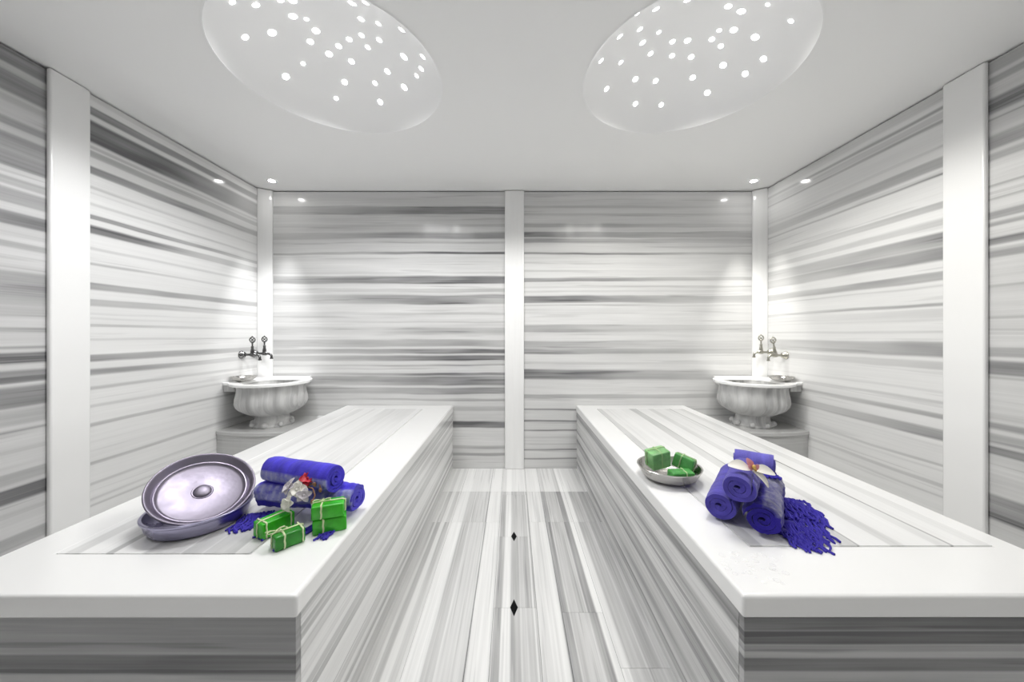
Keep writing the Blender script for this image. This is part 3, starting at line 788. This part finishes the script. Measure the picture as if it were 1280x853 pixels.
lathe(bm, [(z, .066), (z + .003, .080), (z + .016, .104), (z + .034, .114), (z + .047, .120), (z + .051, .1235), (z + .0545, .125), (z + .056, .1235), (z + .054, .119), (z + .046, .116), (z + .034, .110), (z + .017, .099), (z + .007, .072), (z + .005, .004)], 80, (dx_, dy_))
tag(shape_obj('soap_dish', bm, M_dish, smooth=45, origin=(dx_, dy_, BT)), 'shiny hammered metal dish holding green soap on the marble bench', 'dish')

# ------------------------------------------------------------------ flowers
def petal(bm, c, d, up, L, W, curl=.3, cup=.25, nu=10, nv=8):
    d = Vector(d).normalized(); up = Vector(up); up = (up - d * up.dot(d)).normalized(); s = d.cross(up)
    g = []
    for side in (1, -1):
        for i in range(nu + 1):
            u = i / nu; w = W * (math.sin(PI * (u * .93 + .04)) ** .75) * .5
            row = []
            for j in range(nv + 1):
                v = j / nv * 2 - 1
                p = Vector(c) + d * (L * u) + s * (w * v) + up * (L * (curl * u * (1 - u) * 1.2 - curl * .35 * u * u) + W * cup * (v * v - .3) * math.sin(PI * u) * .6)
                row.append(bm.verts.new(p + up * (.0006 * side)))
            g.append(row)
    k = nu + 1
    for i in range(nu):
        for j in range(nv):
            bm.faces.new((g[i][j], g[i + 1][j], g[i + 1][j + 1], g[i][j + 1])); bm.faces.new((g[k + i][j], g[k + i][j + 1], g[k + i + 1][j + 1], g[k + i + 1][j]))
        for j in (0, nv): bm.faces.new((g[i][j], g[k + i][j], g[k + i + 1][j], g[i + 1][j]))
    for j in range(nv):
        for i in (0, nu): bm.faces.new((g[i][j], g[i][j + 1], g[k + i][j + 1], g[k + i][j]))
oc = (.728, 1.098, BT + .180)
fl = thing('orchid_flower', 'white orchid with a pink centre lying on the violet-blue towels', 'flower', oc)
UPN = Vector((.25, -.55, .8))
for d, L, W in (((-1, .12, .22), .062, .040), ((.95, -.12, -.10), .066, .036), ((.45, -.55, -.55), .056, .026)):
    bm = BM(); petal(bm, Vector(oc) + Vector(d) * .004, d, UPN, L, W); shape_obj('petal', bm, M_petal, fl, smooth=60)
bm = BM()
o3 = Vector(oc)
petal(bm, o3 + Vector((0, 0, .004)), (-.25, .2, .9), (0, -1, .3), .030, .020); petal(bm, o3 + Vector((0, -.004, .003)), (.5, -.3, .5), (0, -1, .4), .022, .016); petal(bm, o3 + Vector((0, -.004, .003)), (-.6, -.3, .4), (0, -1, .4), .020, .016)
shape_obj('lip', bm, M_pink, fl, smooth=60)
bm = BM(); ball(bm, o3 + Vector((.001, -.010, .010)), .0055, 12, (1, 1, 1.4)); ball(bm, o3 + Vector((.006, -.010, .002)), .004, 10); shape_obj('column', bm, M_yellow, fl, smooth=60)

sc = (-.662, 1.135, BT + .105)
sp = thing('flower_sprig', 'small sprig of white and red blossoms resting on the blue towels above the soap', 'flower', sc)
r = random.Random(12)
def blossom(name, c, R_, mat, n, up, seed):
    r = random.Random(seed); bm = BM(); up = Vector(up).normalized(); a = up.orthogonal().normalized(); b = up.cross(a)
    for layer in range(2):
        for k in range(n):
            th = 2 * PI * (k + .5 * layer) / n + r.uniform(-.15, .15)
            d = a * math.cos(th) + b * math.sin(th) + up * (.25 + .55 * layer)
            petal(bm, Vector(c) + d.normalized() * .002, d, up, R_ * (1 - .25 * layer) * r.uniform(.9, 1.1), R_ * .85, .35, .3, 7, 6)
    ball(bm, Vector(c) + up * .004, R_ * .22, 10)
    return shape_obj(name, bm, mat, sp, smooth=60)
s3 = Vector(sc)
blossom('white_blossom', s3 + Vector((-.005, -.018, .004)), .028, M_petal, 5, (-.1, -.8, .6), 1)
blossom('white_blossom', s3 + Vector((-.034, -.012, .010)), .024, M_petal2, 5, (-.5, -.6, .6), 2)
blossom('white_blossom', s3 + Vector((-.022, -.040, -.028)), .022, M_petal, 5, (-.2, -.9, .2), 3)
blossom('white_blossom', s3 + Vector((.020, -.030, -.006)), .020, M_petal2, 5, (.4, -.8, .3), 5)
blossom('red_blossom', s3 + Vector((.016, .004, .030)), .026, M_red, 5, (.1, -.7, .7), 4)
bm = BM()
tube(bm, [s3 + Vector(p) for p in ((-.01, -.02, -.004), (.02, -.012, .012), (.042, -.006, .022), (.052, -.004, .038))], .0022, 7)
tube(bm, [s3 + Vector(p) for p in ((.02, -.012, .012), (.044, -.022, .010), (.056, -.032, -.006), (.052, -.040, -.022))], .0024, 7)
tube(bm, [s3 + Vector(p) for p in ((.042, -.006, .022), (.060, -.012, .020), (.068, -.024, .006))], .0018, 7)
for p in ((.052, -.004, .038), (.052, -.040, -.022), (.068, -.024, .006), (.046, -.016, .020)): ball(bm, s3 + Vector(p), .0055, 10, (1, .8, 1.3))
shape_obj('twig', bm, M_twig, sp, smooth=60)

# splashes of water on the bench corner
bm = BM(); r = random.Random(21)
for k in range(46):
    p = G(r.uniform(900, 985), r.uniform(690, 735), BT)
    if p.x < .54 or p.y < .85: continue
    ball(bm, (p.x, p.y, BT), r.uniform(.003, .010), 12, (1, r.uniform(.6, 1.3), .22))
tag(shape_obj('water_droplets', bm, M_drop, smooth=60), 'clear water droplets splashed near the front corner of the bench', 'water', kind='stuff')

# ------------------------------------------------------------------ light
def spot(name, loc, energy, cone, radius, col=(1, 1, 1), blend=1.0, target=None):
    l = bpy.data.lights.new(name, 'SPOT'); l.energy = energy; l.spot_size = math.radians(cone); l.spot_blend = blend; l.shadow_soft_size = radius; l.color = col
    o = bpy.data.objects.new(name, l); COL.objects.link(o); o.location = loc
    d = (Vector(target) - Vector(loc)) if target else Vector((0, 0, -1))
    o.rotation_euler = d.to_track_quat('-Z', 'Y').to_euler(); return o
for s in (-1, 1):
    spot('downlight_and_fill_lamp', (s * 1.86, 2.78, CEIL - .02), 100, 42, .015, (1, .98, .93) if s > 0 else (1, 1, 1))
    # unseen fill lamps added to brighten the front, out of frame above
    spot('downlight_and_fill_lamp', (s * 1.0, .35, CEIL - .02), 8, 165, .05, (1, .985, .955) if s > 0 else (1, 1, 1), .4)
spot('downlight_and_fill_lamp', (0, .25, CEIL - .02), 6, 165, .05, (1, 1, 1), .4)  # added fill lamp over the middle aisle, no fitting
# fibre-optic star outlets: narrow lamps where stars sit in the domes
for di, c in enumerate(DC):
    for k in range(10):
        a = 2 * PI * k / 10 + .3; q = .27 if k % 2 else .14
        spot('star_lamp', (c[0] + q * math.cos(a), c[1] + q * math.sin(a), CEIL + .06), 6.4, 152, .02, (1, 1, 1) if di == 0 else (1, .985, .94), .35)
w = bpy.data.worlds.new('world'); S.world = w; w.use_nodes = True
w.node_tree.nodes['Background'].inputs[0].default_value = (0, 0, 0, 1)

cam = bpy.data.cameras.new('camera'); co = bpy.data.objects.new('camera', cam); COL.objects.link(co)
cam.sensor_width = 36; cam.lens = F / 1280 * 36; cam.clip_start = .02
cam.shift_x = -(VX - 640) / 1280; cam.shift_y = -(426.5 - VY) / 1280
co.location = (0, 0, CZ); co.rotation_euler = (PI / 2, 0, 0)
S.camera = co
S.view_settings.view_transform = 'Standard'; S.view_settings.look = 'None'; S.view_settings.exposure = 0.13; S.view_settings.gamma = 1
S.view_settings.use_curve_mapping = False
S.cycles.use_denoising = True
S.cycles.max_bounces = 10; S.cycles.diffuse_bounces = 6; S.cycles.glossy_bounces = 4
S.cycles.sample_clamp_indirect = 8
